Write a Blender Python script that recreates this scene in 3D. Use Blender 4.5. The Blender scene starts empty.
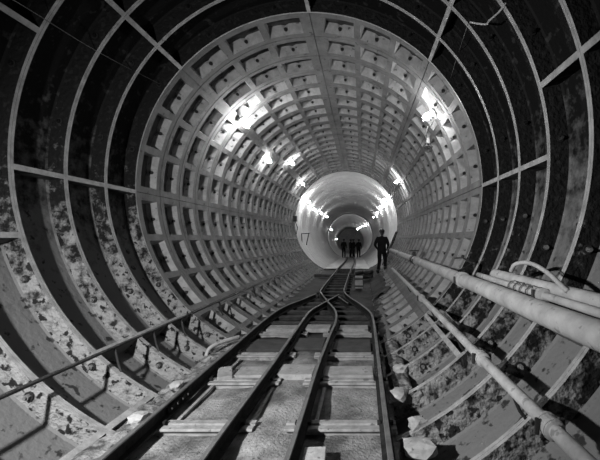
import bpy, bmesh, math, random
from mathutils import Vector, Matrix, noise
random.seed(7)
S = bpy.context.scene
COL = S.collection
FLOOD = 900
R = 2.375                    # inner radius of the lining
ZC = 2.12                    # height of the tunnel axis above the track bed
CAM = Vector((0.727, 0.0, 1.397))
F = 360.0                    # focal length in pixels of the 600 x 460 frame
VX, VY = 362.0, 238.3        # where the tunnel axis vanishes
rad = math.radians

def at(px, py, Y):           # place at distance Y down the tunnel
    return Vector((CAM.x + (px - VX) * Y / F, Y, CAM.z - (py - VY) * Y / F))

# ------------------------------------------------------------------ materials
def new_mat(name):
    m = bpy.data.materials.new(name); m.use_nodes = True
    nt = m.node_tree; b = nt.nodes['Principled BSDF']
    return m, nt, b

def mottled(name, c1, c2, scale=6.0, rough=0.85, lo=0.35, hi=0.65, bump=0.3, bscale=40.0, spec=0.3, metal=0.0, c3=None, s3=25.0, t3=0.6, dist=0.01):
    m, nt, b = new_mat(name)
    N = nt.nodes; L = nt.links
    tc = N.new('ShaderNodeNewGeometry')
    n = N.new('ShaderNodeTexNoise'); n.inputs['Scale'].default_value = scale; n.inputs['Detail'].default_value = 8; n.inputs['Roughness'].default_value = 0.65
    L.new(tc.outputs['Position'], n.inputs['Vector'])
    r = N.new('ShaderNodeValToRGB')
    r.color_ramp.elements[0].position = lo; r.color_ramp.elements[1].position = hi
    r.color_ramp.elements[0].color = (c1, c1, c1, 1); r.color_ramp.elements[1].color = (c2, c2, c2, 1)
    L.new(n.outputs['Fac'], r.inputs['Fac'])
    out = r.outputs['Color']
    if c3 is not None:
        n3 = N.new('ShaderNodeTexNoise'); n3.inputs['Scale'].default_value = s3; n3.inputs['Detail'].default_value = 5
        L.new(tc.outputs['Position'], n3.inputs['Vector'])
        r3 = N.new('ShaderNodeValToRGB'); r3.color_ramp.elements[0].position = t3; r3.color_ramp.elements[1].position = min(1, t3 + 0.06)
        L.new(n3.outputs['Fac'], r3.inputs['Fac'])
        mx = N.new('ShaderNodeMix'); mx.data_type = 'RGBA'
        L.new(r3.outputs['Color'], mx.inputs['Factor']); L.new(out, mx.inputs['A']); mx.inputs['B'].default_value = (c3, c3, c3, 1)
        out = mx.outputs['Result']
    L.new(out, b.inputs['Base Color'])
    b.inputs['Roughness'].default_value = rough
    b.inputs['Specular IOR Level'].default_value = spec
    b.inputs['Metallic'].default_value = metal
    if bump:
        n2 = N.new('ShaderNodeTexNoise'); n2.inputs['Scale'].default_value = bscale; n2.inputs['Detail'].default_value = 6
        L.new(tc.outputs['Position'], n2.inputs['Vector'])
        bp = N.new('ShaderNodeBump'); bp.inputs['Strength'].default_value = bump; bp.inputs['Distance'].default_value = dist
        L.new(n2.outputs['Fac'], bp.inputs['Height']); L.new(bp.outputs['Normal'], b.inputs['Normal'])
    return m

def plain(name, c, rough=0.6, metal=0.0, spec=0.4):
    m, nt, b = new_mat(name)
    b.inputs['Base Color'].default_value = (c, c, c, 1); b.inputs['Roughness'].default_value = rough
    b.inputs['Metallic'].default_value = metal; b.inputs['Specular IOR Level'].default_value = spec
    return m

def emit(name, s):
    m, nt, b = new_mat(name)
    b.inputs['Base Color'].default_value = (1, 1, 1, 1)
    b.inputs['Emission Color'].default_value = (1, 1, 1, 1); b.inputs['Emission Strength'].default_value = s
    return m

M = {}
M['iron'] = mottled('cast_iron', .008, .15, 7, .7, bump=.6, bscale=24, spec=.12, c3=.03, s3=11, t3=.6, dist=.015)
M['iron_face'] = mottled('iron_caked_with_grout', .012, .25, 9, .95, .42, .62, spec=.1, bump=1.0, bscale=26, c3=.02, s3=15, t3=.55, dist=.04)
M['iron_rim'] = mottled('iron_rim_lit', .15, .36, 9, .6, .3, .7, bump=.3, bscale=50)  # flange tips painted pale for the lamplight they catch
M['pcc'] = mottled('precast_concrete', .08, .165, 3.5, .85, .3, .7, bump=.25, bscale=35, c3=.06, s3=9, t3=.63)
M['pan'] = mottled('precast_pan_lit', .2, .36, 7, .9, .3, .7, bump=.5, bscale=25, c3=.08, s3=12, t3=.64)  # same concrete, painted paler where the flange faces are lit
M['pan_floor_shade'] = mottled('precast_pan_back_shade', .03, .08, 7, .9, .3, .7, bump=.5, bscale=25, c3=.04, s3=12, t3=.64)  # same concrete, darkened to paint in the shade inside the pans
M['bolt_dark'] = plain('dark_bolt', .015, .5)
M['smooth'] = mottled('smooth_concrete', .26, .36, 1.6, .6, .3, .7, bump=.15, bscale=20)
M['far'] = mottled('far_lining', .34, .46, 1.2, .7, .3, .7, bump=.1, bscale=20)
M['bed'] = mottled('track_bed_concrete', .07, .29, 2.6, .95, .38, .62, bump=1.0, bscale=42, c3=.06, s3=34, t3=.64, dist=.015)
M['mud'] = mottled('dark_ground', .012, .035, 4, .8, bump=.6, bscale=25)  # near-black ground shared by the far bed, banks and rubble
M['spoil'] = mottled('spoil', .05, .3, 9, .95, .38, .62, bump=1, bscale=30, c3=.03, s3=20, t3=.6, dist=.02)
M['rail'] = mottled('rail_steel', .01, .03, 12, .8, bump=.3, bscale=60, spec=.12)
M['rail_top'] = mottled('rail_head_worn', .09, .16, 10, .6, bump=.05, metal=.4)
M['sleeper'] = mottled('steel_sleeper', .16, .3, 8, .7, bump=.3, bscale=50, c3=.1, s3=14, t3=.62)
M['sleeper_dark'] = mottled('dark_sleeper', .02, .06, 8, .9, bump=.3)  # darker tone for the sleepers from the points onward
M['plank'] = mottled('pale_timber', .2, .34, 6, .9, bump=.4, bscale=40, c3=.16, s3=20, t3=.62)
M['dark_timber'] = mottled('dark_timber', .035, .06, 6, .9, bump=.4)
M['pipe'] = mottled('dusty_pipe', .24, .44, 5, .7, .3, .7, bump=.35, bscale=30, c3=.2, s3=16, t3=.62)
M['pipe_dark'] = mottled('dark_conduit', .012, .03, 12, .5, bump=.2)
M['stone'] = mottled('broken_concrete', .26, .42, 8, .95, bump=.6, bscale=30, c3=.15, s3=20, t3=.62)
M['cable'] = plain('cable', .06, .7)
M['cloth'] = mottled('dark_cloth', .008, .014, 8, 1, bump=.2, spec=.05)
M['skin'] = plain('skin', .06, .7)
M['helmet'] = plain('helmet', .02, .7)
M['white_metal'] = plain('painted_metal', .4, .5)
M['bulb'] = emit('lit_bulb', 340)
M['bulb_bright'] = emit('lit_bright_bulb', 1000)
M['bulb_small'] = emit('lit_small_bulb', 130)
M['bulb_weak'] = emit('lit_dimmer_bulb', 420)
M['bulb_far'] = emit('lit_far_bulb', 300)

def grout_light_bias(m, kx, kz, z0):
    """paler low down and left: grout, plus light fall-off painted into the colour"""
    nt = m.node_tree; N = nt.nodes; L = nt.links
    g = [n for n in N if n.type == 'NEW_GEOMETRY'][0]; r = [n for n in N if n.type == 'VALTORGB'][0]
    nz = r.inputs['Fac'].links[0].from_socket
    sp = N.new('ShaderNodeSeparateXYZ'); L.new(g.outputs['Position'], sp.inputs[0])
    a = N.new('ShaderNodeMath'); a.operation = 'MULTIPLY_ADD'; L.new(sp.outputs['X'], a.inputs[0]); a.inputs[1].default_value = kx; L.new(nz, a.inputs[2])
    z = N.new('ShaderNodeMath'); z.operation = 'MULTIPLY_ADD'; L.new(sp.outputs['Z'], z.inputs[0]); z.inputs[1].default_value = kz; z.inputs[2].default_value = -kz * z0
    t = N.new('ShaderNodeMath'); t.operation = 'ADD'; L.new(a.outputs[0], t.inputs[0]); L.new(z.outputs[0], t.inputs[1])
    L.new(t.outputs[0], r.inputs['Fac'])
grout_light_bias(M['iron_face'], -.035, -.17, .85)
grout_light_bias(M['iron'], .0, -.22, 1.85)  # upper skin darkened in colour to stand for weak light up there

# ------------------------------------------------------------------ mesh helpers
class MB:
    def __init__(s): s.v = []; s.f = []; s.m = []; s.mats = []
    def mi(s, m):
        if m not in s.mats: s.mats.append(m)
        return s.mats.index(m)
    def add(s, vs, fs, m='iron'):
        o = len(s.v); i = s.mi(m); s.v += [tuple(v) for v in vs]
        for f in fs: s.f.append(tuple(o + k for k in f)); s.m.append(i)
    def box(s, c, d, m, rot=None):
        c = Vector(c); vs = []
        for x in (-.5, .5):
            for y in (-.5, .5):
                for z in (-.5, .5):
                    p = Vector((x * d[0], y * d[1], z * d[2]))
                    if rot: p = rot @ p
                    vs.append(c + p)
        s.add(vs, [(0,1,3,2),(4,6,7,5),(0,4,5,1),(2,3,7,6),(0,2,6,4),(1,5,7,3)], m)
    def tube(s, pts, r, m, n=10, cap=True):
        pts = [Vector(p) for p in pts]; k = len(pts); rr = r if isinstance(r, (list, tuple)) else [r] * k
        up = None; vs = []
        for i, p in enumerate(pts):
            t = (pts[min(i+1, k-1)] - pts[max(i-1, 0)]).normalized()
            if up is None:
                up = Vector((0, 0, 1)) if abs(t.z) < .9 else Vector((1, 0, 0))
            a = t.cross(up).normalized(); up = a.cross(t).normalized()
            for j in range(n):
                q = 2 * math.pi * j / n
                vs.append(p + (a * math.cos(q) + up * math.sin(q)) * rr[i])
        fs = []
        for i in range(k - 1):
            for j in range(n):
                fs.append((i*n+j, i*n+(j+1) % n, (i+1)*n+(j+1) % n, (i+1)*n+j))
        if cap:
            fs.append(tuple(range(n-1, -1, -1))); fs.append(tuple((k-1)*n + j for j in range(n)))
        s.add(vs, fs, m)
    def blob(s, c, r, m, seg=12, rings=7, sc=(1, 1, 1)):
        vs = [Vector(c) + Vector((0, 0, r * sc[2]))]; fs = []
        for i in range(1, rings):
            th = math.pi * i / rings
            for j in range(seg):
                ph = 2 * math.pi * j / seg
                vs.append(Vector(c) + Vector((r*sc[0]*math.sin(th)*math.cos(ph), r*sc[1]*math.sin(th)*math.sin(ph), r*sc[2]*math.cos(th))))
        vs.append(Vector(c) - Vector((0, 0, r * sc[2]))); e = len(vs) - 1
        for j in range(seg):
            fs.append((0, 1 + j, 1 + (j+1) % seg))
            fs.append((e, e - seg + (j+1) % seg, e - seg + j))
        for i in range(rings - 2):
            for j in range(seg):
                a = 1 + i*seg + j; b = 1 + i*seg + (j+1) % seg
                fs.append((a, a + seg, b + seg, b))
        s.add(vs, fs, m)
    def build(s, name, parent=None, smooth=False, bevel=0, loc=None, fixn=True):
        me = bpy.data.meshes.new(name); me.from_pydata(s.v, [], s.f)
        for k in s.mats: me.materials.append(M[k])
        me.polygons.foreach_set('material_index', s.m)
        if fixn:
            bm = bmesh.new(); bm.from_mesh(me)
            bmesh.ops.recalc_face_normals(bm, faces=bm.faces); bm.to_mesh(me); bm.free()
        if smooth: me.shade_smooth()
        me.update()
        o = bpy.data.objects.new(name, me); COL.objects.link(o)
        if loc is not None: o.location = loc
        if parent: o.parent = parent
        if bevel:
            b = o.modifiers.new('bevel', 'BEVEL'); b.width = bevel; b.segments = 2; b.limit_method = 'ANGLE'
        return o

def empty(name, loc=(0, 0, 0)):
    o = bpy.data.objects.new(name, None); COL.objects.link(o); o.location = loc; o.empty_display_size = .1
    return o
def tag(o, label, cat, group=None, kind=None):
    o['label'] = label; o['category'] = cat
    if group: o['group'] = group
    if kind: o['kind'] = kind
    return o
def structure(o, label):
    o['kind'] = 'structure'; o['label'] = label
    return o
def dup(root, loc=None):
    r = root.copy(); COL.objects.link(r)
    if loc is not None: r.location = loc
    for ch in list(root.children):
        c = ch.copy(); COL.objects.link(c); c.parent = r
        for g in list(ch.children):
            d = g.copy(); COL.objects.link(d); d.parent = c
    return r

def rp(r, a, y):  # polar point; angle in degrees
    return (r * math.cos(rad(a)), y, r * math.sin(rad(a)))
def steps(a0, a1, st=2.5):
    n = max(1, int(math.ceil((a1 - a0) / st))); return [a0 + (a1 - a0) * i / n for i in range(n + 1)]

# ------------------------------------------------------------------ cast iron rings
JO = [0, 46, 90, 137.5, 182, 227, 269, 312]
PITCH = 0.591
def iron_ring_mesh(seed):
    mb = MB(); D = .175; W = PITCH; T = .027
    rnd = random.Random(seed)
    hw = .62
    ed = []
    for i, a in enumerate(JO):
        b = JO[(i + 1) % 8] + (360 if i == 7 else 0)
        ed.append((a - hw, a + hw, 'flange')); ed.append((a + hw, b - hw, 'pan'))
    y0, y1, y2, y3 = .001, T, W - T, W - .001
    for a0, a1, k in ed:
        A = steps(a0, a1, 2.0)
        for p, q in zip(A[:-1], A[1:]):
            def strip(prof, mats):
                for (r0, s0), (r1, s1), m in zip(prof[:-1], prof[1:], mats):
                    mb.add([rp(r0, p, s0), rp(r0, q, s0), rp(r1, q, s1), rp(r1, p, s1)], [(0, 1, 2, 3)], m)
            if k == 'flange':
                strip([(R + D, y0), (R, y0), (R, y3), (R + D, y3)], ['iron', 'iron_rim', 'iron'])
            else:
                # outer face, tip, inner side, fillet, skin, fillet, near face of the far flange, tip
                strip([(R + D, y0), (R, y0), (R, y1), (R + D - .014, y1 + .004), (R + D, y1 + .018), (R + D + .006, W * .5),
                       (R + D, y2 - .018), (R + D - .014, y2 - .004), (R, y2), (R, y3), (R + D, y3)],
                      ['iron', 'iron_rim', 'iron', 'iron', 'iron', 'iron', 'iron', 'iron_face', 'iron_rim', 'iron'])
    for a in JO:
        for sg in (-1, 1):
            b = a + sg * hw
            mb.add([rp(R, b, y1), rp(R, b, y2), rp(R + D + .01, b, y2), rp(R + D + .01, b, y1)], [(0, 1, 2, 3)], 'iron')
    return mb

near = structure(empty('wall_near', (0, 0, ZC)), 'dark cast iron tunnel lining of deep bolted rings nearest the viewer')
ci_data = None
RIM0 = 4.95
boltm = MB()
boltm.tube([(0, 0, 0), (0, -.012, 0)], .034, 'bolt_dark', 10)
boltm.tube([(0, -.012, 0), (0, -.034, 0)], .021, 'iron', 6)
boltm.tube([(0, -.034, 0), (0, -.05, 0)], .012, 'iron', 8)
bolt0 = None
ci_mb = iron_ring_mesh(1)
for k in range(1, 15):
    y = RIM0 - PITCH * k
    roll = 15.0 if k >= 4 else 0.0
    if ci_data is None:
        ring = ci_mb.build('cast_iron_ring', near, fixn=False); ci_data = ring.data
    else:
        ring = bpy.data.objects.new('cast_iron_ring', ci_data); COL.objects.link(ring); ring.parent = near
    ring.location = (0, y, 0); ring.rotation_euler = (0, -rad(roll), 0)
    if 1 <= k <= 5:
        for i in range(16):
            a = 11 + 22.5 * i
            wa = (a + roll) % 360
            if 240 < wa < 300: continue
            if bolt0 is None:
                b = boltm.build('bolt', ring); bolt0 = b
            else:
                b = bolt0.copy(); COL.objects.link(b); b.parent = ring
            r_ = R + .085
            b.location = (r_ * math.cos(rad(a)), PITCH - .03, r_ * math.sin(rad(a)))

# ------------------------------------------------------------------ precast concrete rings
NP_, PP = 20, 0.58
def pcc_ring_mesh():
    mb = MB(); W = PP; D = .15
    cells = []
    for i, a in enumerate(JO):
        b = JO[(i + 1) % 8] + (360 if i == 7 else 0)
        h0 = 3.7 if a == 90 else 2.3; h1 = 3.7 if b == 90 else 2.3
        s = a + h0; e = b - h1; rib = 2.3; w = (e - s - 2 * rib) / 3
        cells.append((a - h0, a - .12, 'rib')); cells.append((a + .12, a + h0, 'rib'))
        cells.append((a - .12, a + .12, 'gap'))
        for j in range(3):
            cells.append((s + j * (w + rib), s + j * (w + rib) + w, 'pan'))
            if j < 2: cells.append((s + j * (w + rib) + w, s + (j + 1) * (w + rib), 'rib'))
    y0, y1, y2, y3 = .004, .1, W - .1, W - .004
    for a0, a1, k in cells:
        A = steps(a0, a1, 2.0)
        r = R + .018 if k == 'gap' else R
        for p, q in zip(A[:-1], A[1:]):
            quad = lambda r0, s0, r1, s1, m: mb.add([rp(r0, p, s0), rp(r0, q, s0), rp(r1, q, s1), rp(r1, p, s1)], [(0, 1, 2, 3)], m)
            quad(R + D, y0, r + .006, y0, 'pcc'); quad(r + .006, y0, r, y0 + .007, 'pcc')
            quad(r + .006, y3, R + D, y3, 'pcc'); quad(r, y3 - .007, r + .006, y3, 'pcc')
            if k != 'pan': quad(r, y0 + .007, r, y3 - .007, 'pcc')
            else:
                quad(r, y0 + .007, r, y1, 'pcc'); quad(r, y2, r, y3 - .007, 'pcc')
        if k == 'gap':
            continue
        if k == 'pan':
            i_ = .5
            n = 8
            T = [(a0 + (a1 - a0) * j / n, a0 + i_ + (a1 - a0 - 2 * i_) * j / n) for j in range(n + 1)]
            # pocket in the middle of each flange face for the bolt
            def ins(j): return .035 if abs(j - n / 2) >= 1 else -.004
            for j in range(n):
                (p, pi), (q, qi) = T[j], T[j + 1]
                ia, ib = ins(j), ins(j + 1)
                mb.add([rp(R, p, y1), rp(R, q, y1), rp(R + D, qi, y1 + ib), rp(R + D, pi, y1 + ia)], [(0, 1, 2, 3)], 'pan')
                mb.add([rp(R, p, y2), rp(R, q, y2), rp(R + D, qi, y2 - ib), rp(R + D, pi, y2 - ia)], [(0, 1, 2, 3)], 'pan')
                mb.add([rp(R + D, pi, y1 + ia), rp(R + D, qi, y1 + ib), rp(R + D, qi, y2 - ib), rp(R + D, pi, y2 - ia)], [(0, 1, 2, 3)], 'pan_floor_shade')
            for a, ai in ((a0, a0 + i_), (a1, a1 - i_)):
                mb.add([rp(R, a, y1), rp(R, a, y2), rp(R + D, ai, y2 - .035), rp(R + D, ai, y1 + .035)], [(0, 1, 2, 3)], 'pan')
            am = (a0 + a1) / 2
            for yb, s in ((y2, -1), (y1, 1)):
                c = Vector(rp(R + .08, am, yb))
                mb.tube([c + Vector((0, -s * .03, 0)), c + Vector((0, s * .028, 0))], .026, 'bolt_dark', 8)
    return mb
mid = structure(empty('wall_middle', (0, 0, ZC)), 'precast concrete tunnel lining of waffle-panelled rings beyond the iron rings')
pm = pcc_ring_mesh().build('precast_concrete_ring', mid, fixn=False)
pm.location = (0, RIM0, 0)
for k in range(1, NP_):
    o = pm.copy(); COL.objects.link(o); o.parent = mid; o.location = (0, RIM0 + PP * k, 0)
YE = RIM0 + NP_ * PP

# ------------------------------------------------------------------ smooth section and far heading (gently curving)
def centre(y):
    t = max(0.0, y - YE)
    return (-.477 * min(t / 20.4, 1.35) ** 2 - .45 * max(0, t / 20.4 - 1.35), ZC - .5 * t / 20.4)
def sweep_tunnel(name, y0, y1, r, pitch, mat, lip=None):
    mb = MB(); prof = []
    y = y0
    while y < y1 - .01:
        e = min(y + pitch, y1)
        prof += [(r, y + .0), (r, e - .03), (r + .012, e - .024), (r + .012, e - .006)]
        y = e
    prof.append((r, y1))
    n = 96; vs = []; fs = []
    for (rr, yy) in prof:
        cx, cz = centre(yy)
        for j in range(n):
            q = 2 * math.pi * j / n; vs.append((cx + rr * math.cos(q), yy, cz + rr * math.sin(q)))
    for i in range(len(prof) - 1):
        for j in range(n): fs.append((i*n+j, i*n+(j+1) % n, (i+1)*n+(j+1) % n, (i+1)*n+j))
    mb.add(vs, fs, mat)
    return mb.build(name, fixn=False)
YF = 36.9
w3 = structure(sweep_tunnel('wall_far', YE, YF, 2.36, .75, 'smooth'), 'pale smooth concrete lining lit brightly beyond the precast rings')
RF = 2.33
w4 = structure(sweep_tunnel('wall_heading', YF, 66, RF, .9, 'far'), 'dimmer narrower tunnel heading past the far lip ring')
# lip where the far heading starts
mb = MB(); cx, cz = centre(YF); n = 72; vs = []; fs = []
prof = [(2.40, YF - .02), (2.40, YF - .12), (RF - .05, YF - .12), (RF - .05, YF + .1), (RF + .02, YF + .1)]
for r_, y_ in prof:
    for j in range(n):
        q = 2*math.pi*j/n; vs.append((cx + r_*math.cos(q), y_, cz + r_*math.sin(q)))
for i in range(len(prof)-1):
    for j in range(n): fs.append((i*n+j, i*n+(j+1) % n, (i+1)*n+(j+1) % n, (i+1)*n+j))
mb.add(vs, fs, 'smooth'); structure(mb.build('trim_1', fixn=False), 'pale lip ring around the mouth of the far heading')
# excavated face closing the heading
mb = MB(); cx, cz = centre(66); vs = [(cx, 66.2, cz)]; fs = []
for i in range(1, 9):
    for j in range(40):
        q = 2*math.pi*j/40; r_ = (RF + .03) * i / 8
        vs.append((cx + r_*math.cos(q), 66 + .25 * noise.noise(Vector((r_*math.cos(q)*2, r_*math.sin(q)*2, 3))) * (1 if i < 8 else 0), cz + r_*math.sin(q)))
for j in range(40): fs.append((0, 1 + j, 1 + (j+1) % 40))
for i in range(7):
    for j in range(40): fs.append((1+i*40+j, 1+i*40+(j+1) % 40, 1+(i+1)*40+(j+1) % 40, 1+(i+1)*40+j))
mb.add(vs, fs, 'stone'); structure(mb.build('wall_face', fixn=False), 'rough excavated face closing the far heading')

# ------------------------------------------------------------------ track bed
def half_w(z, r=R): return math.sqrt(max(.01, r*r - (z - ZC)**2))
def bed(name, y0, y1, mat, amp, dy, x0=-1.09, x1=.99, kind='floor'):
    mb = MB(); nx = 70; ny = int((y1 - y0) / dy); vs = []; fs = []
    for i in range(ny + 1):
        y = y0 + (y1 - y0) * i / ny
        for j in range(nx + 1):
            x = x0 + (x1 - x0) * j / nx
            v = Vector((x, y, 0))
            z = amp * (noise.noise(v * 2.2) * 1.2 + .5 * noise.noise(v * 7) + .3 * noise.noise(v * 22))
            # heaped concrete between the two tracks
            m_ = math.exp(-((x - .02) / .17) ** 2) * .03 * (1 + noise.noise(v * 3))
            z += m_ if y < 4.9 else 0
            ragged = .04 * noise.noise(Vector((0, y * 4, x > 0)))
            if j == nx: x += ragged
            if j == 0: x += ragged
            vs.append((x, y, z - .047))
    for i in range(ny):
        for j in range(nx):
            a = i*(nx+1)+j; fs.append((a, a+1, a+nx+2, a+nx+1))
    mb.add(vs, fs, mat)
    # edge faces so that it reads as a slab
    for j in (0, nx):
        for i in range(ny):
            a = vs[i*(nx+1)+j]; b = vs[(i+1)*(nx+1)+j]
            sg = -1 if j == 0 else 1
            mb.add([a, b, (b[0]+sg*.01, b[1], -.2), (a[0]+sg*.01, a[1], -.2)], [(0,1,2,3)], mat)
    return mb.build(name, smooth=True, fixn=False)
structure(bed('floor', -1.5, 5.0, 'bed', .012, .035), 'rough concrete track bed between the near rails')
structure(bed('floor_dark', 5.0, YE + .02, 'mud', .012, .06), 'dark track bed towards the end of the precast rings')  # bed changes here to the near-black ground material
mb = MB(); vs = []; fs = []
for i, y in enumerate([YE + (YF - YE) * k / 30 for k in range(31)]):
    cx, cz = centre(y); z = cz - ZC
    for j in range(7): vs.append((cx - 1.05 + 2.1 * j / 6, y, z + .01 * noise.noise(Vector((j, y, 0)))))
for i in range(30):
    for j in range(6): a = i*7+j; fs.append((a, a+1, a+8, a+7))
mb.add(vs, fs, 'smooth'); structure(mb.build('floor_far', smooth=True, fixn=False), 'pale dusty track bed in the smooth section')

# ------------------------------------------------------------------ rails
def spline(pts, n=8):
    P = [Vector(p) for p in pts]; out = []
    for i in range(len(P) - 1):
        a, b, c, d = P[max(i-1, 0)], P[i], P[i+1], P[min(i+2, len(P)-1)]
        for k in range(n):
            t = k / n
            out.append(.5 * ((2*b) + (c - a)*t + (2*a - 5*b + 4*c - d)*t*t + (3*b - a - 3*c + d)*t*t*t))
    out.append(P[-1]); return out
HEAD = [(-.017, .092), (-.019, .1), (-.015, .108), (.015, .108), (.019, .1), (.017, .092)]
PROF = HEAD + [(.006, .082), (.005, .02), (.042, .010), (.042, 0), (-.042, 0), (-.042, .010), (-.005, .02), (-.006, .082)]
RT = .012
def rail_obj(name, pts, label, n=6, scale=1.0):
    path = spline(pts, n); mb = MB(); k = len(PROF); vs = []
    org = path[0].copy()
    for i, p in enumerate(path):
        t = (path[min(i+1, len(path)-1)] - path[max(i-1, 0)]); t.z = 0; t.normalize(); s = Vector((t.y, -t.x, 0))
        for (u, w) in PROF: vs.append(p - org + s * u * scale + Vector((0, 0, w * scale)))
    ft, fo = [], []
    for i in range(len(path) - 1):
        for j in range(k):
            f = (i*k+j, i*k+(j+1) % k, (i+1)*k+(j+1) % k, (i+1)*k+j)
            (ft if j in (1, 2, 3) else fo).append(f)
    fo.append(tuple(range(k))); fo.append(tuple((len(path)-1)*k + j for j in range(k)))
    mb.add(vs, fo, 'rail'); o0 = len(mb.v)
    mb.m += [mb.mi('rail_top')] * len(ft); mb.f += ft
    root = empty(name, org); tag(root, label, 'rail')
    mb.build('rail_bar', root)
    return root, path, org
def Rz(l): return [(x, y, RT) for x, y in l]
r1 = Rz([(-.79,-1.2),(-.79,1),(-.79,2.4),(-.80,3.6),(-.80,4.3),(-.81,5.3),(-.79,6.2),(-.70,6.9),(-.53,7.5),(-.345,8.3)])
r2 = Rz([(-.2,-1.2),(-.2,1),(-.2,2.4),(-.19,3.6),(-.2,5.4),(-.19,6.3),(-.09,6.9),(.04,7.5),(.2,8.2)])
r3 = Rz([(.29,-1.2),(.29,1),(.29,2.4),(.28,3.6),(.3,4.8),(.32,5.6),(.25,6.4),(.01,7.4),(-.22,8.4),(-.30,9.1),(-.31,11.6),(-.31,YE)])
r4 = Rz([(.895,-1.2),(.895,1),(.895,2.4),(.9,3.6),(.905,4.6),(.905,5.6),(.86,6.3),(.66,7.15),(.47,7.8),(.31,8.6),(.27,9.6),(.26,12.9),(.26,YE)])
def cont(x):
    out = []
    for y in (YE + .02, 20, 24, 28, 32, 36.5):
        cx, cz = centre(y); out.append((cx + x, y, cz - ZC + RT))
    return out
rails = [rail_obj('rail', r1, 'leftmost rail of the near left-hand track, curving in at the points'),
         rail_obj('rail', r2, 'right-hand rail of the near left track, crossing over at the points'),
         rail_obj('rail', r3, 'left-hand rail of the near right track, snaking left into the single track'),
         rail_obj('rail', r4, 'rightmost rail, running from the near right foreground into the single track'),
         rail_obj('rail', cont(-.31), 'left rail of the single track in the bright smooth section'),
         rail_obj('rail', cont(.26), 'right rail of the single track in the bright smooth section')]
g, _, _ = rail_obj('guard_rail', Rz([(.36, 6.95), (.43, 7.3), (.30, 7.95)][::-1] if False else [(.20, 8.05), (.33, 7.6), (.45, 7.2)]), 'short guard rail inside the right rail at the crossing', 4, .8)
# fishplates with bolts
def fishplate(root, org, x, y):
    mb = MB()
    for s in (-1, 1): mb.box((x + s * .016 - org.x, y - org.y, .05 + RT - org.z), (.014, .34, .045), 'rail')
    f = mb.build('fishplate', root, bevel=.003)
    for i in range(4):
        b = MB(); p = Vector((x - org.x, y - .13 + .087 * i - org.y, .05 + RT - org.z))
        b.tube([p + Vector((-.036, 0, 0)), p + Vector((.036, 0, 0))], .011, 'bolt_dark', 6); b.build('bolt', f)
fishplate(rails[3][0], rails[3][2], .9, 3.68)
fishplate(rails[1][0], rails[1][2], -.2, 4.75)
fishplate(rails[0][0], rails[0][2], -.792, 2.95)

# ------------------------------------------------------------------ sleepers
def sleeper_mb(L, mat='sleeper'):
    mb = MB(); w = .075; h = .03
    prof = [(-.045, -.06), (-.045, -.004), (-w, -.006), (-w, .004), (-w + .008, .012), (-.014, .012), (-.008, .0), (.008, .0), (.014, .012), (w - .008, .012), (w, .004), (w, -.006), (.045, -.004), (.045, -.06)]
    vs = [(x, u, v) for x in (-L/2, L/2) for (u, v) in prof]; k = len(prof)
    fs = [(j, j+1, k+j+1, k+j) for j in range(k-1)] + [tuple(range(k)), tuple(range(2*k-1, k-1, -1)), (0, k, 2*k-1, k-1)]
    mb.add(vs, fs, mat); return mb
def rail_clips(root, L, xs, cx):
    for x in xs:
        for s in (-1, 1):
            b = MB(); b.box((x - cx + s * .047, 0, .026), (.026, .04, .024), 'rail'); b.build('rail_clip', root, bevel=.004)
ycn = {2.68: 'nearest', 3.51: 'second nearest', 4.31: 'third nearest', 5.28: 'fourth nearest'}
for y, w in ycn.items():
    for (cx, L, xs, side) in ((-.47, .80, (-.79, -.2), 'left'), (.57, .82, (.29, .9), 'right')):
        root = empty('sleeper', (cx, y, 0)); sleeper_mb(L).build('sleeper_bar', root, bevel=.002)
        rail_clips(root, L, xs, cx)
        tag(root, '%s pale steel sleeper under the near %s-hand track' % (w, side), 'sleeper', 'steel sleepers of the near tracks')
ys = [5.95, 6.4, 6.85, 7.3, 7.75, 8.2]
ords = ['first', 'second', 'third', 'fourth', 'fifth', 'sixth']
for y, w in zip(ys, ords):
    root = empty('sleeper', (.05, y, 0)); L = {0: 1.95, 1: 1.9, 2: 1.7, 3: 1.4, 4: 1.2, 5: 1.0}[ys.index(y)]
    sleeper_mb(L, 'sleeper_dark').build('sleeper_bar', root)
    tag(root, '%s long sleeper under the converging rails, counting away from the viewer' % w, 'sleeper', 'long sleepers under the points')
y = 8.75; base = None
ch = []
while y < YE - .2: ch.append(y); y += .6
for y in ch:
    o = sleeper_mb(.85, 'sleeper_dark') if base is None else None
    if o: base = o.build('sleeper', None, loc=(-.02, y, 0)); q = base
    else: q = base.copy(); COL.objects.link(q); q.location = (-.02, y, 0)
    tag(q, 'dark sleeper under the single track inside the precast rings', 'sleeper', 'sleepers of the single track')
M_sl = base.data.materials
y = YE + .5; i = 0
while y < 36:
    cx, cz = centre(y); q = base.copy(); COL.objects.link(q); q.location = (cx - .02, y, cz - ZC)
    tag(q, 'sleeper under the single track in the bright smooth section', 'sleeper', 'sleepers in the smooth section')
    y += 1.0

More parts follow.
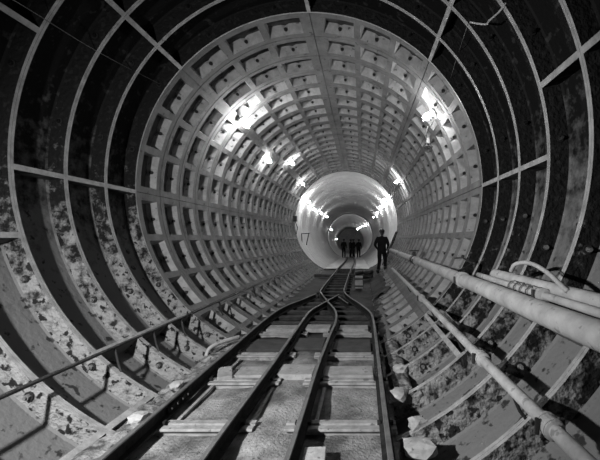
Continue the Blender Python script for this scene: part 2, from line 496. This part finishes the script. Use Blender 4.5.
# planks laid between the rails
def plank(x0, x1, y0, y1, z, h, mat, label, rot=0, group=None):
    mb = MB(); L = x1 - x0
    nx = 10; vs = []
    mb.box((0, 0, -.02), (L, y1 - y0, h + .02), mat)
    o = mb.build('timber_plank', None, bevel=.006, loc=((x0+x1)/2, (y0+y1)/2, z + h/2)); o.rotation_euler = (0, 0, rot)
    return tag(o, label, 'plank', group)
plank(-.56, -.26, 3.60, 3.86, 0, .035, 'plank', 'wide pale plank between the left track rails, in front of the second sleeper', .02)
plank(-.13, .23, 3.60, 3.9, .005, .04, 'plank', 'wide pale plank filling the gap between the two near tracks', -.015)
plank(.35, .84, 3.60, 3.87, 0, .035, 'plank', 'wide pale plank between the right track rails, beyond the second sleeper', .01)
plank(-.72, -.26, 5.42, 5.7, 0, .035, 'plank', 'farther pale plank between the left track rails', .01)
plank(-.13, .24, 5.42, 5.7, .005, .04, 'plank', 'farther pale plank in the gap between the two tracks', 0)
plank(.38, .82, 5.42, 5.7, 0, .035, 'plank', 'farther pale plank between the right track rails', 0)
plank(-.72, -.26, 4.5, 4.95, 0, .02, 'dark_timber', 'dark wide board between the left track rails')
plank(-.13, .23, 4.5, 4.95, .02, .02, 'dark_timber', 'dark wide board in the gap between the two tracks')
plank(.36, .84, 4.5, 4.95, 0, .02, 'dark_timber', 'dark wide board between the right track rails')
plank(-.74, -.6, 3.52, 3.82, 0, .05, 'plank', 'small pale wedge of timber against the leftmost rail', .35)
plank(.36, .50, 2.12, 2.34, 0, .055, 'stone', 'small pale block between the right track rails at the bottom edge', .05)
# pale strips added to stand for the rail feet catching light
def strip(x, y0, y1, label):
    mb = MB(); mb.box((0, 0, 0), (.03, y1 - y0, .02), 'sleeper'); o = mb.build('rail_foot_strip', None, bevel=.003, loc=(x, (y0+y1)/2, -.02))
    tag(o, label, 'batten', 'lit foot strips beside the rails')
strip(-.70, 2.8, 4.2, 'added pale strip standing for the lit foot of the leftmost rail')
strip(-.115, 2.76, 3.4, 'added pale strip standing for the lit foot of the second rail from left')
strip(.375, 2.76, 3.4, 'added pale strip standing for the lit foot of the third rail from left')

# ------------------------------------------------------------------ spoil and stones
def spoil(name, side, y0, y1, label, w0, w1, zf, mat='spoil'):
    mb = MB(); nx = 16; ny = int((y1-y0)/.035); vs = []; fs = []
    for i in range(ny+1):
        y = y0 + (y1-y0)*i/ny
        for j in range(nx+1):
            x = side * (w0 + (w1 - w0) * j / nx); v = Vector((x, y, 0))
            lin = ZC - math.sqrt(max(0, (R+.1)**2 - x*x))
            t = j / nx
            z = zf * (.6 + .9 * noise.noise(v * 3)) * math.sin(math.pi * (t*.75 + .15)) + .025 * noise.noise(v * 14) - .03 + max(0, lin) * t
            vs.append((x, y, z))
    for i in range(ny):
        for j in range(nx): a = i*(nx+1)+j; fs.append((a, a+1, a+nx+2, a+nx+1))
    mb.add(vs, fs, mat); o = mb.build(name, smooth=True, fixn=False)
    tag(o, label, 'spoil', kind='stuff'); return o
spoil('spoil_heap', -1, 1.6, 5.2, 'rough spoil lying between the leftmost rail and the lining', .86, 1.14, .07)
spoil('spoil_heap', 1, 3.3, 5.2, 'rough pale spoil lying between the rightmost rail and the lining', 1.03, 1.2, .05)
spoil('mud_bank', 1, 5.2, 12.0, 'dark mud banked between the single track and the right lining', .98, 1.22, .05, 'mud')

def slope_mud(y0, y1):
    mb = MB(); nx = 18; ny = 90; vs = []; fs = []
    for i in range(ny+1):
        y = y0 + (y1-y0)*i/ny
        w1 = 1.34 + .14*noise.noise(Vector((y*1.3, 0, 2))) + .12*min(1, (y - y0)/4)
        for j in range(nx+1):
            t = j/nx; x = .96 + (w1 - .96)*t; v = Vector((x, y, 0))
            z = ZC - math.sqrt((R-.005)**2 - x*x) + .05*math.sin(math.pi*min(1, t*1.05))*(1 + noise.noise(v*3)) + .02*noise.noise(v*11) - (.05 if j in (0, nx) else 0)
            vs.append((x, y, z))
    for i in range(ny):
        for j in range(nx): a = i*(nx+1)+j; fs.append((a, a+1, a+nx+2, a+nx+1))
    mb.add(vs, fs, 'mud'); tag(mb.build('mud_slope', smooth=True, fixn=False), 'dark mud covering the right slope of the lining up to the standing man', 'mud', kind='stuff')
def pan_muck(y, a0, a1, seed, label):
    """grout and muck heaped in the near half of one pan of the lining"""
    mb = MB(); nu, nv = 22, 10; vs = []; fs = []
    for i in range(nu+1):
        a = a0 + (a1-a0)*i/nu
        for j in range(nv+1):
            t = j/nv; yy = y + .03 + (PITCH*.62)*t
            ed = math.sin(math.pi*min(1, (i/nu)*1.0))
            h = .15 * (1-t)**.8 * (ed**.5) * (.75 + .6*noise.noise(Vector((a*.12, yy*5, seed)))) + .02*noise.noise(Vector((a*.6, yy*20, seed)))
            p = rp(R + .178 - max(-.005, h) + (.02 if j in (0, nv) or i in (0, nu) else 0), a, yy)
            vs.append((p[0], p[1], p[2] + ZC))
    for i in range(nu):
        for j in range(nv): a = i*(nv+1)+j; fs.append((a, a+1, a+nv+2, a+nv+1))
    mb.add(vs, fs, 'spoil'); o = mb.build('grout_spill', smooth=True, fixn=False)
    tag(o, label, 'grout', kind='stuff')
slope_mud(8.3, YE - .1)
pan_muck(RIM0-4*PITCH, -58, -36, 1, 'pale grout spilled in the iron ring pan below the right pipes, nearest')
pan_muck(RIM0-3*PITCH, -60, -33, 2, 'pale grout spilled in the second nearest iron ring pan at lower right')
pan_muck(RIM0-2*PITCH, -60, -40, 3, 'pale grout spilled in the third nearest iron ring pan at lower right')
pan_muck(RIM0-1*PITCH, -60, -38, 4, 'pale grout spilled in the farthest iron ring pan at lower right')

def stone(c, d, seed, label, mat='stone'):
    mb = MB(); rnd = random.Random(seed)
    bm = bmesh.new(); bmesh.ops.create_icosphere(bm, subdivisions=2, radius=1)
    for v in bm.verts:
        q = v.co.copy()
        # blocky, chipped
        m_ = max(abs(q.x), abs(q.y), abs(q.z)); q = q.lerp(q / m_, .75)
        q *= 1 + .22 * noise.noise(q * 1.7 + Vector((seed, 0, 0)))
        v.co = Vector((q.x*d[0]/2, q.y*d[1]/2, q.z*d[2]/2))
    me = bpy.data.meshes.new('stone'); bm.to_mesh(me); bm.free(); me.materials.append(M[mat])
    o = bpy.data.objects.new('broken_slab', me); COL.objects.link(o); o.location = c
    o.rotation_euler = (rnd.uniform(-.2, .2), rnd.uniform(-.25, .1), rnd.uniform(-.6, .6))
    tag(o, label, 'stone'); return o
stone((1.10, 2.33, .04), (.22, .17, .10), 3, 'largest pale broken slab beside the rightmost rail, bottom right foreground')
stone((1.13, 2.62, .05), (.12, .1, .09), 5, 'small broken stone just beyond the largest slab by the rightmost rail')
stone((1.05, 3.15, .03), (.14, .2, .10), 8, 'pointed pale stone beside the rightmost rail, further up the bed')
stone((1.12, 3.75, .04), (.13, .15, .08), 11, 'small pale stone at the right edge of the bed beyond the pointed one')
stone((-.98, 2.75, .03), (.12, .16, .07), 14, 'pale lump of concrete left of the leftmost rail')
stone((-1.0, 3.35, .03), (.10, .12, .07), 19, 'smaller lump of concrete left of the leftmost rail, further on')

# bent steel bar leaning on the leftmost rail
mb = MB(); pts = spline([at(206, 356, 4.25), at(209, 349, 4.3), at(217, 344, 4.4), at(228, 340, 4.55), at(239, 337, 4.7)], 5)
mb.tube(pts, [.02 + .008 * (i/len(pts)) for i in range(len(pts))], 'pipe', 8)
tag(mb.build('bent_bar', smooth=True), 'pale bent bar leaning on the leftmost rail beside the lining', 'bar')

# ------------------------------------------------------------------ pipes
def line_pt(kx, kz, Y): return Vector((CAM.x + kx, Y, CAM.z + kz))
def pipe(name, kx, kz, y0, y1, r, mat, label, joints=(), cat='pipe', wob=0, hollow=False, jr=1.35, n=16):
    root = empty(name, line_pt(kx, kz, y0)); org = root.location.copy(); tag(root, label, cat)
    pts = []
    N = max(2, int((y1-y0)/.25))
    for i in range(N+1):
        y = y0 + (y1-y0)*i/N
        pts.append(line_pt(kx, kz, y) - org + Vector((wob*noise.noise(Vector((y*.6, 1, 0))), 0, wob*noise.noise(Vector((y*.6, 5, 0))))))
    mb = MB(); mb.tube(pts, r, mat, n, cap=not hollow)
    if hollow: mb.tube(pts, r*.82, mat, n, cap=False)
    mb.build('pipe_run', root, smooth=not False, fixn=not hollow)
    for y in joints:
        c = line_pt(kx, kz, y) - org
        c += Vector((wob*noise.noise(Vector((y*.6, 1, 0))), 0, wob*noise.noise(Vector((y*.6, 5, 0)))))
        j = MB(); j.tube([c + Vector((0, -.05, 0)), c + Vector((0, -.045, 0)), c + Vector((0, .045, 0)), c + Vector((0, .05, 0))], [r*1.02, r*jr*.93, r*jr*.93, r*1.02], mat, n)
        for s in (-.03, .03): j.tube([c + Vector((0, s-.008, 0)), c + Vector((0, s+.008, 0))], r*jr, mat, n)
        cp = j.build('coupling', root)
        for s in (-1, 1):
            b = MB(); p = c + Vector((s*(r*jr+.008), 0, 0)); b.tube([p + Vector((0, 0, -.035)), p + Vector((0, 0, .035))], .01, 'bolt_dark', 6); b.build('bolt', cp)
    return root
main_pipe = pipe('water_main', 1.10, -.451, .7, 16.4, .072, 'pipe', 'thickest pale pipe running along the right wall beneath two thinner pipes', (3.95, 7.2, 10.4, 13.6), wob=.012, jr=1.18)
pipe('air_pipe', 1.25, -.335, .7, 3.38, .045, 'pipe', 'pale pipe lying highest on the right wall, with an open end', (), hollow=True)
pipe('service_pipe', 1.17, -.368, .7, 3.63, .025, 'pipe', 'thin pale pipe between the thick pipe and the highest pipe at right', (2.35,), jr=1.9)
low = pipe('drain_pipe', .83, -.83, 1.1, 9.8, .033, 'pipe', 'narrow pale pipe slanting down the lower right lining to the corner', (1.59, 2.49, 5.0), wob=.006, jr=1.5)
con = pipe('conduit', -2.2, .0 - 2.2*.44, .8, 11.5, .015, 'pipe_dark', 'thin dark conduit running along the lower left wall', (4.6,), jr=1.4, n=10)
# wall hangers
def hanger(parent, c, a_wall):
    org = parent.location
    w = Vector(rp(R + .0, a_wall, 0)); w = Vector((w.x, c.y, w.z + ZC))
    mb = MB(); mb.tube([w - org, (c*.4 + w*.6) - org + Vector((0, 0, -.02)), c - org + Vector((0, 0, -.0))], .011, 'pipe_dark', 6)
    mb.build('wall_hanger', parent)
for y in (3.2, 5.54, 8.44, 11.3, 14.2): hanger(main_pipe, line_pt(1.10, -.451 - .06, y), -31)
for y in (3.2, 3.79, 4.37, 5.54, 7.28, 9.02): hanger(con, line_pt(-2.2, -.968, y), -126.5)
for y in (2.0, 3.2, 4.37, 6.7): hanger(low, line_pt(.83, -.85, y), -46.5)

# bent hose arching over the upper pipes
mb = MB(); mb.tube(spline([at(511,271,2.95), at(515,264.5,2.85), at(525,262.5,2.75), at(536,265.5,2.62), at(548,273,2.42), at(558,282,2.25), at(567,291,2.12)], 6), .016, 'pipe', 10)
tag(mb.build('rubber_hose', smooth=True), 'pale hose arching over the highest right-hand pipe', 'hose')
# wire lashing by the coupling of the thin pipe
c = line_pt(1.17, -.368, 2.5); mb = MB()
pts = [c + Vector((.043*math.cos(t*.7), -.16 + t*.011, .043*math.sin(t*.7))) for t in range(46)]
mb.tube(pts, .005, 'cable', 6); tag(mb.build('wire_lashing', smooth=True), 'dark wire wound around the thin pipe coupling at right', 'wire')
# timber block behind the drain pipe
o = MB(); o.box((0, 0, 0), (.09, .42, .07), 'plank'); b_ = o.build('timber_block', bevel=.004, loc=line_pt(.945, -.89, 3.85)); b_.rotation_euler = (.0, rad(45), rad(-3))
tag(b_, 'pale squared timber block lying behind the narrow lower right pipe', 'timber')
# dark valve on the main
v0 = line_pt(1.10, -.451, 7.6); root = tag(empty('valve', v0), 'dark valve with a hand wheel sitting on the thick right-hand pipe', 'valve')
mb = MB(); mb.tube([(0, 0, .05), (0, 0, .17)], .035, 'pipe_dark', 10); mb.tube([(-.0, -.1, 0), (0, .1, 0)], .095, 'pipe_dark', 14); mb.build('valve_body', root)
mb = MB(); mb.tube([(.1*math.cos(t), .1*math.sin(t), .19) for t in [i*math.pi/8 for i in range(17)]], .012, 'pipe_dark', 6); mb.tube([(-.1, 0, .19), (.1, 0, .19)], .008, 'pipe_dark', 6); mb.build('hand_wheel', root)
# hook hanging out of the lining by the pipe joint
mb = MB(); mb.tube([at(455,258,4.4), at(463,257.5,4.25), at(472,263.5,4.15), at(465,268,4.05), at(458,271,4.0)], .012, 'pipe_dark', 6)
tag(mb.build('steel_hook'), 'black bent steel hook above the joint of the thick right-hand pipe', 'hook')

# ------------------------------------------------------------------ cables
def cable(pts, r, label, mat='cable', name='cable', n=8, cat='cable'):
    mb = MB(); mb.tube(spline(pts, n), r, mat, 6); return tag(mb.build(name, smooth=True), label, cat)
def wallp(a, y, r=R-.05):
    cx, cz = centre(y); return Vector((cx + r*math.cos(rad(a)), y, cz + r*math.sin(rad(a))))
cable([at(10,-2,2.7), at(30,10,2.9), at(100,53,3.8), at(160,84,4.9), at(200,103,5.9), at(236,113,6.9)], .004, 'thin cable strung from the upper left to the first left lamp')
cable([wallp(134, 7.1, 2.33), wallp(136, 8.4, 2.28), wallp(138, 9.7, 2.33), wallp(139, 12, 2.28), wallp(139, 14.6, 2.33)], .006, 'lamp cable sagging between the lamps on the left wall')
cable([at(468,24,3.75), at(461,45,4.2), at(453,70,4.7), at(447,90,5.3), at(440,105,5.7)], .004, 'thin cable dropping from the upper right iron ring to the right lamp')
cable([at(506,3,3.15), at(499,12,3.2), at(489,21,3.35), at(487,24,3.45), at(478,23.5,3.55), at(470,22,3.72)], .009, 'knotted pale rope tied to the upper right iron ring', 'pipe', 'rope', 5, 'rope')
cable([wallp(33,5.9,2.3), wallp(31,9,2.26), wallp(31,12.2,2.3), wallp(32,16,2.27)], .006, 'lamp cable running along the upper right precast rings')
# caged hand lamp (unlit)
hp = at(428, 147, 5.9); root = tag(empty('hand_lamp', hp), 'unlit caged hand lamp hanging below the glowing right lamp', 'lamp')
mb = MB(); mb.tube([(0, 0, .34), (-.03, 0, .2), (0, 0, .09)], .008, 'cable', 6); mb.build('cord', root)
mb = MB(); mb.tube([(0, 0, .15), (0, 0, .06)], [.02, .035], 'white_metal', 10); mb.build('handle', root)
mb = MB()
for k in range(6):
    q = k * math.pi / 3; mb.tube([(.03*math.cos(q), .03*math.sin(q), .06), (.07*math.cos(q), .07*math.sin(q), 0), (.05*math.cos(q), .05*math.sin(q), -.07), (0, 0, -.09)], .005, 'cable', 5)
mb.tube([(.07*math.cos(i*math.pi/8), .07*math.sin(i*math.pi/8), 0) for i in range(17)], .006, 'cable', 5); mb.build('wire_cage', root)

# ------------------------------------------------------------------ lamps
def make_lamp(bulb_mat):
    root = empty('bulkhead_lamp')       # local +z points away from the wall
    mb = MB(); mb.tube([(0, 0, -.04), (0, 0, .0), (0, 0, .03)], [.07, .07, .035], 'white_metal', 14); mb.build('lamp_base', root)
    mb = MB(); mb.tube([(0, 0, .03), (0, 0, .07)], .022, 'white_metal', 10); mb.build('bulb_holder', root)
    mb = MB(); mb.blob((0, 0, .12), .05, bulb_mat, 12, 8, (1, 1, 1.1)); mb.build('bulb', root, smooth=True)
    mb = MB()
    for k in range(4):
        q = k*math.pi/2 + .4
        mb.tube([(.065*math.cos(q), .065*math.sin(q), .02), (.075*math.cos(q), .075*math.sin(q), .12), (.03*math.cos(q), .03*math.sin(q), .2), (0, 0, .21)], .0025, 'white_metal', 4)
    mb.build('wire_guard', root)
    return root
protos = {}
def lamp(a, y, label, kind='bulb', lift=.02, group=None):
    if kind not in protos: root = make_lamp(kind); protos[kind] = root
    else: root = dup(protos[kind])
    p = wallp(a, y, R - lift); cx, cz = centre(y)
    d = Vector((cx, y, cz)) - p
    root.location = p; root.rotation_mode = 'QUATERNION'; root.rotation_quaternion = d.to_track_quat('Z', 'Y')
    tag(root, label, 'lamp', group); return root
G1 = 'lamps along the precast rings'
lamp(135.5, 7.06, 'brightest lamp on the upper left wall, nearest of the left row', 'bulb_bright', lift=.1, group=G1)
lamp(142.5, 9.7, 'second lamp of the upper left row', 'bulb', group=G1)
lamp(132, 11.5, 'third lamp of the left row, set higher than its neighbours', 'bulb', group=G1)
lamp(138.5, 14.6, 'fourth lamp of the left row, near the end of the precast rings', 'bulb', group=G1)
lamp(35, 5.85, 'bright lamp on the right wall, just inside the first precast ring', 'bulb_weak', lift=.08, group=G1)
lamp(32, 12.2, 'lamp on the right wall near the end of the precast rings', 'bulb_weak', group=G1)
# the same rows continue towards and behind the camera
# work flood clamped to a pole at the left wall, beside the viewer
fl = Vector((-1.3, .6, 1.8)); aim = Vector((.5, 4.9, .9))
root = tag(empty('work_floodlight', fl), 'work floodlight on a pole at the left wall beside the viewer', 'lamp')
mb = MB(); dq = (aim - fl).normalized(); mb.tube([-dq*.16, -dq*.12, -dq*.02], [.05, .10, .15], 'white_metal', 18, cap=False); mb.tube([-dq*.17, -dq*.155], .05, 'white_metal', 12); mb.build('reflector', root)
mb = MB(); mb.tube([-dq*.17, Vector((0, 0, -.3)) - dq*.2, Vector((0, 0, -1.35)) - dq*.2], .02, 'pipe_dark', 8); mb.build('pole', root)
ld = bpy.data.lights.new('flood', 'SPOT'); ld.energy = FLOOD; ld.spot_size = rad(128); ld.spot_blend = 1.0; ld.shadow_soft_size = .05
lo = bpy.data.objects.new('flood_lamp', ld); COL.objects.link(lo); lo.location = fl; lo.rotation_mode = 'QUATERNION'; lo.rotation_quaternion = (-dq).to_track_quat('Z', 'Y')
G2 = 'lamps of the smooth section'
for a, y, lb in ((150, 17.6, 'first lamp on the left wall of the smooth section'), (153, 20.2, 'second lamp on the left wall of the smooth section'),
                 (150, 23.5, 'third lamp on the left wall of the smooth section'), (147, 27.5, 'fourth lamp on the left wall of the smooth section'),
                 (33, 17.6, 'first lamp on the right wall of the smooth section'), (33, 20.5, 'second lamp on the right wall of the smooth section'),
                 (33, 24, 'third lamp on the right wall of the smooth section'), (34, 28, 'fourth lamp on the right wall of the smooth section')):
    lamp(a, y, lb, ('bulb_bright' if a < 90 or y < 18 else 'bulb') if y < 22 else 'bulb_far', lift=.1, group=G2)
G3 = 'small lamps in the far heading'
for a, y, lb in ((160, 38.5, 'leftmost bright lamp just inside the far heading'), (36, 38.5, 'nearest lamp on the right of the far heading'),
                 (38, 41.5, 'second lamp on the right of the far heading'), (44, 46, 'third lamp on the right of the far heading'), (50, 52, 'fourth lamp on the right of the far heading'), (56, 58, 'fifth and farthest lamp of the far heading row'),
                 (177, 56, 'tiny lamp low on the left of the far heading')):
    lamp(a, y, lb, 'bulb_far', lift=.16, group=G3)

# ------------------------------------------------------------------ things by the end of the precast rings
root = tag(empty('wooden_crate', (.06+.727-.0, 0, 0)), 'grey wooden crate standing right of the single track', 'crate')
root.location = (.64, 10.2, 0)
mb = MB(); mb.box((0, 0, .16), (.22, .3, .32), 'plank'); mb.build('crate_body', root, bevel=.006)
for z in (.06, .26):
    mb = MB(); mb.box((0, -.156, z), (.24, .014, .05), 'dark_timber'); mb.build('batten', root)
for i, (x, y, dx, dy, dz, z0) in enumerate(((.82, 12.4, .62, .4, .16, 0), (.95, 12.3, .34, .3, .14, .16), (.64, 12.5, .3, .26, .12, .13))):
    o = stone((x, y, z0 + dz/2), (dx, dy, dz), 30 + i, ['broad dark lump at the foot of the dark rubble pile near the standing man', 'dark lump on the right of the rubble pile near the standing man', 'dark lump on the left of the rubble pile near the standing man'][i], 'mud')
    o['category'] = 'rubble'
# sill where the precast rings give way to the smooth lining
mb = MB(); mb.box((0, 0, 0), (2.0, .16, .10), 'dark_timber'); tag(mb.build('timber_sill', bevel=.01, loc=(0, 13.1, .04)), 'dark timber sill across the track before the bright section', 'timber')

# ladder leaning at the right edge of the bright opening
root = tag(empty('ladder', (1.62, 13.6, ZC-1.72)), 'narrow ladder leaning on the right wall behind the standing man', 'ladder')
for s in (-1, 1):
    mb = MB(); mb.tube([(s*.04 - .1, s*.18, 0), (.42 + s*.04, s*.18, 1.25)], .022, 'pipe_dark', 8); mb.build('stile', root)
for k in range(5):
    t = (k + .5)/5; mb = MB(); mb.tube([(-.1 + .52*t - .04, -.18, 1.25*t), (-.1 + .52*t + .04, .18, 1.25*t)], .013, 'pipe_dark', 6); mb.build('rung', root)
# bracket frame on the left wall of the smooth section
q0 = wallp(192, 17.6, 2.3); root = tag(empty('wall_bracket', q0), 'dark bracket frame on the left wall of the smooth section', 'bracket')
mb = MB(); mb.tube([(0, 0, 0), (.42, 0, .03)], .022, 'pipe_dark', 6); mb.tube([(.02, 0, 0), (.06, 0, -.5)], .022, 'pipe_dark', 6); mb.tube([(.38, 0, .03), (.26, 0, -.55)], .022, 'pipe_dark', 6); mb.build('frame', root)
q0 = wallp(176, 16.3, 2.3); root = tag(empty('switch_box', q0), 'dark switch box on the left wall at the last precast ring', 'box')
mb = MB(); mb.box((0, 0, 0), (.16, .2, .24), 'pipe_dark'); mb.build('box_body', root, bevel=.01); mb = MB(); mb.tube([(.0, 0, -.1), (.1, 0, -.4), (.05, 0, -.7)], .018, 'pipe_dark', 6); mb.build('lead', root)

# ------------------------------------------------------------------ people
def person(loc, rot, J, label, h=1.75, helmet=True):
    """J: joint positions in a frame where the figure is 1.75 m tall, faces -y"""
    root = tag(empty('person', loc), label, 'person'); root.rotation_euler = (0, 0, rot); root.scale = (h/1.75,)*3
    P = dict(pelvis=(0,0,.93), waist=(0,0,1.06), chest=(0,-.01,1.28), neckb=(0,0,1.46), neck=(0,-.01,1.53),
             hipL=(.09,0,.9), kneeL=(.1,-.02,.5), ankL=(.11,.02,.09), hipR=(-.09,0,.9), kneeR=(-.1,-.02,.5), ankR=(-.11,.02,.09),
             shL=(.18,0,1.42), elL=(.25,.03,1.15), wrL=(.24,-.06,.9), shR=(-.18,0,1.42), elR=(-.25,.03,1.15), wrR=(-.24,-.06,.9))
    P.update(J); toe = {}
    for s in 'LR':
        a = Vector(P['ank'+s]); P['toe'+s] = tuple(a + Vector((0, -.17, -.05)))
    rr = dict(pelvis=.18, waist=.165, chest=.185, neckb=.095, neck=.055, hipL=.115, hipR=.115, kneeL=.08, kneeR=.08, ankL=.062, ankR=.062, toeL=.04, toeR=.04,
              shL=.085, shR=.085, elL=.062, elR=.062, wrL=.034, wrR=.034)
    names = list(P.keys()); vs = [P[n] for n in names]
    E = [('pelvis','waist'),('waist','chest'),('chest','neckb'),('neckb','neck'),('pelvis','hipL'),('hipL','kneeL'),('kneeL','ankL'),('ankL','toeL'),
         ('pelvis','hipR'),('hipR','kneeR'),('kneeR','ankR'),('ankR','toeR'),('chest','shL'),('shL','elL'),('elL','wrL'),('chest','shR'),('shR','elR'),('elR','wrR')]
    me = bpy.data.meshes.new('sk'); me.from_pydata(vs, [(names.index(a), names.index(b)) for a, b in E], [])
    ob = bpy.data.objects.new('sk', me); COL.objects.link(ob)
    sk = ob.modifiers.new('s', 'SKIN'); sub = ob.modifiers.new('u', 'SUBSURF'); sub.levels = 2; sub.render_levels = 2
    for i, n in enumerate(names):
        r_ = rr[n]; ry = .75 if n in ('pelvis', 'waist', 'chest') else 1
        me.skin_vertices[0].data[i].radius = (r_, r_*ry)
    me.skin_vertices[0].data[names.index('pelvis')].use_root = True
    dg = bpy.context.evaluated_depsgraph_get(); ev = ob.evaluated_get(dg)
    m2 = bpy.data.meshes.new_from_object(ev); bpy.data.objects.remove(ob)
    mb = MB(); mb.add([v.co for v in m2.vertices], [tuple(p.vertices) for p in m2.polygons], 'cloth')
    # head, face and ears
    hc = Vector(P['neck']) + Vector((0, -.015, .125))
    mb.tube([Vector(P['neck']), hc], .05, 'skin', 10)
    mb.blob(hc, .1, 'skin', 16, 12, (.76, .93, 1.2)); mb.blob(hc + Vector((0, -.1, -.005)), .018, 'skin', 8, 6, (.7, 1, 1.3))
    mb.blob(hc + Vector((0, -.075, -.085)), .035, 'skin', 8, 6)
    for s in (-1, 1): mb.blob(hc + Vector((s*.078, .01, -.005)), .025, 'skin', 8, 6, (.4, .8, 1.2)); mb.blob(hc + Vector((s*.028, -.085, .01)), .011, 'bolt_dark', 6, 5)
    mb.box(hc + Vector((0, -.092, -.05)), (.04, .006, .007), 'bolt_dark')
    # hands: palm, four fingers and a thumb
    for s, sg in (('L', 1), ('R', -1)):
        w = Vector(P['wr'+s]); d = (w - Vector(P['el'+s])).normalized(); side = Vector((0, -1, 0)) - d * Vector((0, -1, 0)).dot(d)
        if side.length < .1: side = Vector((1, 0, 0))
        side.normalize(); nrm = d.cross(side)
        mb.blob(w + d*.045, .05, 'skin', 8, 6, (.7, .8, 1))
        for k, L in enumerate((.065, .078, .073, .055)):
            b0 = w + d*.08 + side*(.027 - .018*k); mb.tube([b0 - d*.02, b0 + d*L*.5 + nrm*sg*.008, b0 + d*L*.85 + nrm*sg*.028], [.0095, .0085, .007], 'skin', 6)
        b0 = w + d*.03 + side*.03; mb.tube([b0, b0 + side*.025 + d*.025, b0 + side*.03 + d*.055 + nrm*sg*.01], [.012, .011, .008], 'skin', 6)
    mb.build('body', root, smooth=True)
    if helmet:
        mb = MB(); mb.blob(hc + Vector((0, .005, .055)), .115, 'helmet', 16, 8, (.95, 1.12, .75)); mb.tube([hc + Vector((0, .0, .03)), hc + Vector((0, -.0, .04))], [.118, .112], 'helmet', 16); mb.build('helmet', root, smooth=True)
    for s in 'LR':
        mb = MB(); a = Vector(P['ank'+s]); mb.tube([a + Vector((0, .01, .12)), a + Vector((0, .01, -.0))], .062, 'bolt_dark', 10); mb.blob(a + Vector((0, -.075, -.045)), .14, 'bolt_dark', 12, 6, (.38, 1, .33))
        mb.build('boot', root, smooth=True)
    return root
# man at right: back turned, one foot up on the slope of the lining
person((1.42, 12.6, .14), rad(170), dict(kneeL=(.10,-.1,.52), ankL=(.16,.0,.08), kneeR=(-.12,-.14,.56), ankR=(-.13,-.06,.20), elL=(.27,.06,1.16), wrL=(.2,-.14,1.0), elR=(-.27,.06,1.16), wrR=(-.2,-.14,1.0)),
       'person in dark clothes standing alone on the right slope of the lining, seen from behind', 1.55)
def far_person(px, Y, J, rot, label, h=1.72):
    cx, cz = centre(Y); x = CAM.x + (px - VX)*Y/F
    person((x, Y, cz - ZC), rot, J, label, h)
far_person(343.8, 33.5, {}, .2, 'person in dark clothes at the left of the far group on the track')
far_person(350.6, 34.5, dict(elL=(.33,-.1,1.25), wrL=(.2,-.28,1.2)), 1.2, 'person in the middle of the far group, arm raised to the neighbour')
far_person(353.6, 33.8, dict(elR=(-.33,-.1,1.25), wrR=(-.2,-.28,1.2)), -1.0, 'person just right of the middle of the far group on the track')
far_person(358.7, 34.2, {}, 2.9, 'person standing slightly apart at the right of the far group')

# ------------------------------------------------------------------ camera, world
cd = bpy.data.cameras.new('camera'); cam = bpy.data.objects.new('camera', cd); COL.objects.link(cam)
cam.location = CAM; cam.rotation_euler = (math.pi/2, 0, 0)
cd.sensor_width = 36; cd.lens = 36*F/600; cd.shift_x = -(VX-300)/600; cd.shift_y = (VY-230)/600; cd.clip_start = .05; cd.clip_end = 200
S.camera = cam
w = bpy.data.worlds.new('World'); S.world = w; w.use_nodes = True
w.node_tree.nodes['Background'].inputs[0].default_value = (0, 0, 0, 1); w.node_tree.nodes['Background'].inputs[1].default_value = 0
S.view_settings.view_transform = 'Standard'; S.view_settings.look = 'None'; S.view_settings.gamma = 1; S.view_settings.exposure = 0
S.view_settings.use_curve_mapping = False
